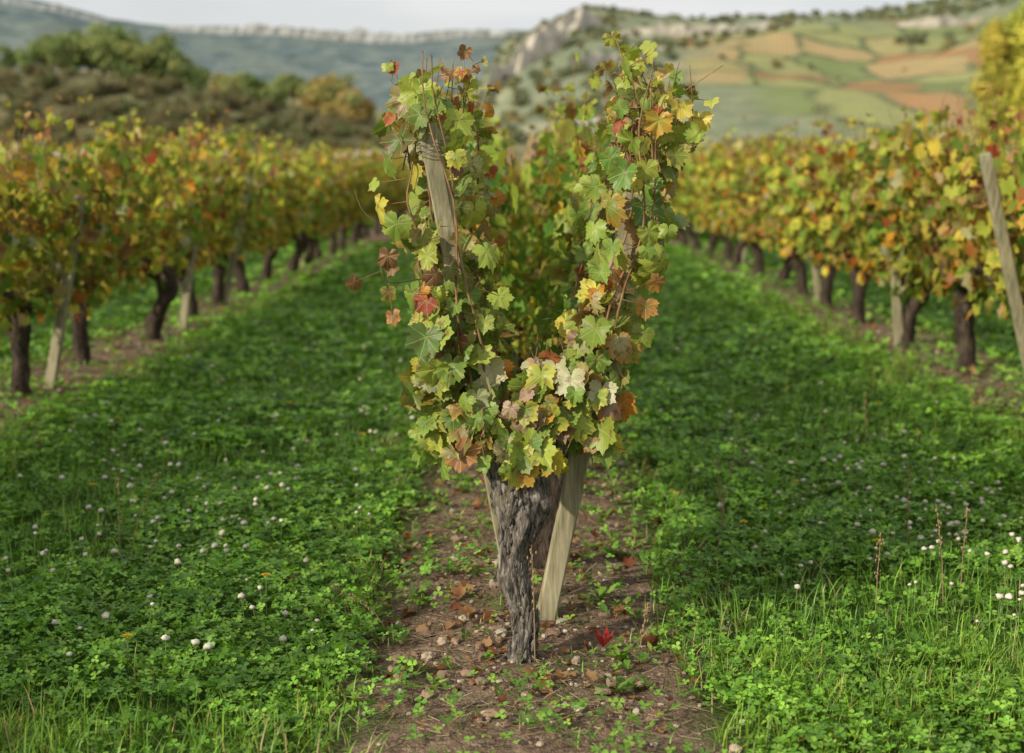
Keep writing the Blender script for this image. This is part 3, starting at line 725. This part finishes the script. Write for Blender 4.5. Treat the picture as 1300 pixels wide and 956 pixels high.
# ------------------------------------------------------------------ trees
M_tb=bark_mat('tree_bark',(.03,.025,.02),(.08,.065,.05),(.15,.13,.1),(6,6,1))
def tree_mesh(seed,w,h,cols,ncard=2600,cs=.3,poplar=False,bush=False,nl=13,low=.22):
    g=np.random.default_rng(seed); mb=MB(); z0=0 if bush else h*(.08 if poplar else .05)
    lobes=[]
    for i in range(nl):
        t=(i+.5)/nl
        if poplar: c=(g.normal(0,w*.13),g.normal(0,w*.13),z0+(h-z0)*t*.97); r=w*.5*(1-.75*abs(t-.4)**1.3*1.1)*g.uniform(.6,1.05); rz=h/nl*1.5
        else:
            zt=g.uniform(low,.84); env=math.sin(math.pi*min(1,max(.12,zt*.9)))**.5
            a=i*2.4; rr=w*.34*math.sqrt(g.uniform(.1,1))*env; c=(rr*math.cos(a),rr*math.sin(a),z0+(h-z0)*zt); r=w*g.uniform(.13,.24); rz=r*.85
        lobes.append((np.array(c),r,rz))
    k=g.integers(0,len(lobes),ncard); C=np.array([l[0] for l in lobes])[k]; R=np.array([[l[1],l[1],l[2]] for l in lobes])[k]
    d=nrm(g.normal(0,1,(ncard,3))); P=C+d*R*g.uniform(.5,1.15,(ncard,1)); P[:,2]=np.maximum(P[:,2],.05)
    n_=nrm(d+g.normal(0,.6,(ncard,3))); u=nrm(np.cross(n_,g.normal(0,1,(ncard,3)))); v=np.cross(n_,u); s=(cs*g.uniform(.5,1.2,ncard))[:,None]
    V=np.stack([P-u*s,P-v*s*.7,P+u*s,P+v*s*.7],1)
    lc=np.array(cols)[g.integers(0,len(cols),len(lobes))][k]*g.uniform(.7,1.3,(ncard,1))
    mb.add(V.reshape(-1,3),[np.arange(ncard*4).reshape(-1,4)],np.repeat(lc,4,0))
    if not bush:
        V,F=tube([(0,0,-.5),(0,0,z0),(.1,0,h*.5),(0,.1,h*.85)],[w*.04,w*.032,w*.02,w*.006],8); mb.add(V,F,(1,1,1),None,1)
        for l in lobes[:8]:
            c=l[0]; V,F=tube([(0,0,c[2]*.55),(c[0]*.5,c[1]*.5,c[2]*.8),tuple(c)],[w*.018,w*.012,w*.005],5); mb.add(V,F,(1,1,1),None,1)
    return mb.mesh('tree',[M_tree,M_tb],False)
gA=[(.18,.24,.085),(.24,.30,.11),(.30,.33,.12),(.14,.20,.08)]; gB=[(.36,.31,.12),(.25,.28,.11),(.40,.31,.12)]; gY=[(.46,.44,.08),(.38,.41,.08),(.54,.48,.09)]
gH=[(.14,.175,.11),(.18,.21,.12),(.23,.24,.13)]; gD=[(.17,.155,.08),(.21,.19,.10),(.14,.17,.075)]
TA=[tree_mesh(300+i,6.4,6.5,gA,3000,.26,nl=18) for i in range(5)]; TB=[tree_mesh(310+i,6.4,6,gB,3000,.26,nl=18) for i in range(3)]
TP=[tree_mesh(320+i,3.4,14,gY,5200,.22,True,nl=20) for i in range(3)]
BU=[tree_mesh(330+i,4.2,2.2,gD,800,.20,False,True,10,.1) for i in range(4)]
HB=[tree_mesh(340+i,10,7,gH,700,.7,False,True,11,.1) for i in range(4)]
HA=[tree_mesh(350+i,10,7,[(.30,.28,.14),(.36,.28,.13),(.25,.28,.13)],700,.7,False,True,11,.1) for i in range(2)]
def u_(px): return (px-662)/1805
def tr(me,px,Y,hz_,s=1.,name='tree',parent=None,zs=None,dz=0):
    x=u_(px)*Y; return obj(name,me,parent,(x,Y,hz_(x,Y)-.2+dz),(0,0,random.uniform(0,6.28)),(s,s,s if zs is None else zs))
for px,Y,s in [(68,172,.75),(85,166,.65),(104,170,.8),(122,172,1.0),(140,168,.8),(158,172,1.05),(176,167,.75),(196,171,1.0),(214,168,.8),(236,168,.75),(22,170,.5),(44,169,.5),(258,168,.55),(-60,170,.8),(-130,172,1.)]:
    tr(random.choice(TA),px,Y,h4,s,dz=-.3)
for px,Y,s in [(300,290,1.0),(318,292,1.15),(352,290,1.05),(375,300,1.1),(425,285,1.55),(448,282,1.25),(405,290,1.3),(285,300,.8),(465,288,.9),(335,294,.9)]:
    tr(random.choice(TB if px>390 or px<310 else TA),px,Y,h3,s)
for px,Y,s in [(490,275,.6),(530,265,.6),(575,280,.6),(612,270,.5)]: tr(random.choice(TA),px,Y,h3,s)
hedge=empty('bushes')
for i in range(330):
    px=random.uniform(-500,500); Y=random.uniform(126,164); tr(random.choice(BU),px,Y,h4,random.uniform(.4,.95),'bush',hedge)
flat=lambda x,y:0.
for px,Y,s in [(1250,150,1.18),(1268,151,1.26),(1287,150,1.34),(1308,152,1.26),(1330,150,1.3),(1360,153,1.2)]:
    tr(random.choice(TP),px,Y,flat,s,'poplar_tree')
wood=empty('woodland')
for px,Y,s in [(945,260,1.1),(970,255,1.3),(1000,260,1.),(1020,250,1.2),(1050,255,1.1),(1080,262,.8),(925,270,.8),(1110,250,.7),(1150,255,.8),(880,270,.7),(1200,250,.8),(850,280,.5),(905,262,.8)]:
    tr(random.choice(TA+TB),px,Y,flat,s,'tree',wood)
i=0
while i<1000:
    Y=random.uniform(350,880); px=random.uniform(580,1500); x=u_(px)*Y
    k=mn.noise(Vector((x*.012,Y*.012,5)))
    if px>850 and Y<720 and k<.22:
        if random.random()>.03: i+=.2; continue
    if h2(x,Y)<3: i+=.3; continue
    tr(random.choice(HB+HB+HA),px,Y,h2,random.uniform(.25,.65),'hill_tree',wood,dz=-.3); i+=1
for i in range(260):
    px=640+i*3.2+random.uniform(-4,4); tr(random.choice(HB),px,850+random.uniform(-20,12),h2,random.uniform(.25,.55)*(1.4 if random.random()<.06 else 1),'hill_tree',wood,dz=-1)

# ------------------------------------------------------------------ light, sky, camera
el=math.radians(29); az=math.atan2(-.74,-.58)
sd=Vector((math.sin(az)*math.cos(el),math.cos(az)*math.cos(el),math.sin(el)))
L=bpy.data.lights.new('sun','SUN'); L.energy=4.6; L.angle=math.radians(1.5); L.color=(1,.90,.71)
so=bpy.data.objects.new('sun',L); scene.collection.objects.link(so); so.rotation_euler=sd.to_track_quat('Z','Y').to_euler(); so.location=(0,0,30)
w=bpy.data.worlds.new('World'); scene.world=w; w.use_nodes=True; nt=w.node_tree; nt.nodes.clear(); b=NB(nt)
sky=b.n('ShaderNodeTexSky',sky_type='NISHITA'); sky.sun_disc=False; sky.sun_elevation=el; sky.sun_rotation=az%(2*math.pi); sky.dust_density=2.5; sky.air_density=1.; sky.ozone_density=1.
tc=b.n('ShaderNodeTexCoord').outputs['Generated']
cl=b.smooth(b.noise(b.mapping(tc,(2,2,7)),1.6,3,.6),.35,.65,.7,.95)
col=b.mix(cl,sky.outputs[0],(7.0,7.0,6.95))
bg=b.n('ShaderNodeBackground'); b.set(bg.inputs[0],col); bg.inputs[1].default_value=.12
o=b.n('ShaderNodeOutputWorld'); nt.links.new(bg.outputs[0],o.inputs[0])

cam=bpy.data.cameras.new('camera'); co=bpy.data.objects.new('camera',cam); scene.collection.objects.link(co)
co.location=(0,0,H); co.rotation_euler=(math.radians(90-6.83),0,math.atan(12/1805))
cam.sensor_width=36; cam.lens=50; cam.shift_y=-45/1300; cam.clip_start=.05; cam.clip_end=8000
cam.dof.use_dof=True; cam.dof.focus_distance=3.62; cam.dof.aperture_fstop=2.6
scene.camera=co
scene.view_settings.view_transform='Standard'; scene.view_settings.look='None'; scene.view_settings.exposure=0
print('faces',sum(len(m.polygons) for m in bpy.data.meshes),'objs',len(bpy.data.objects))
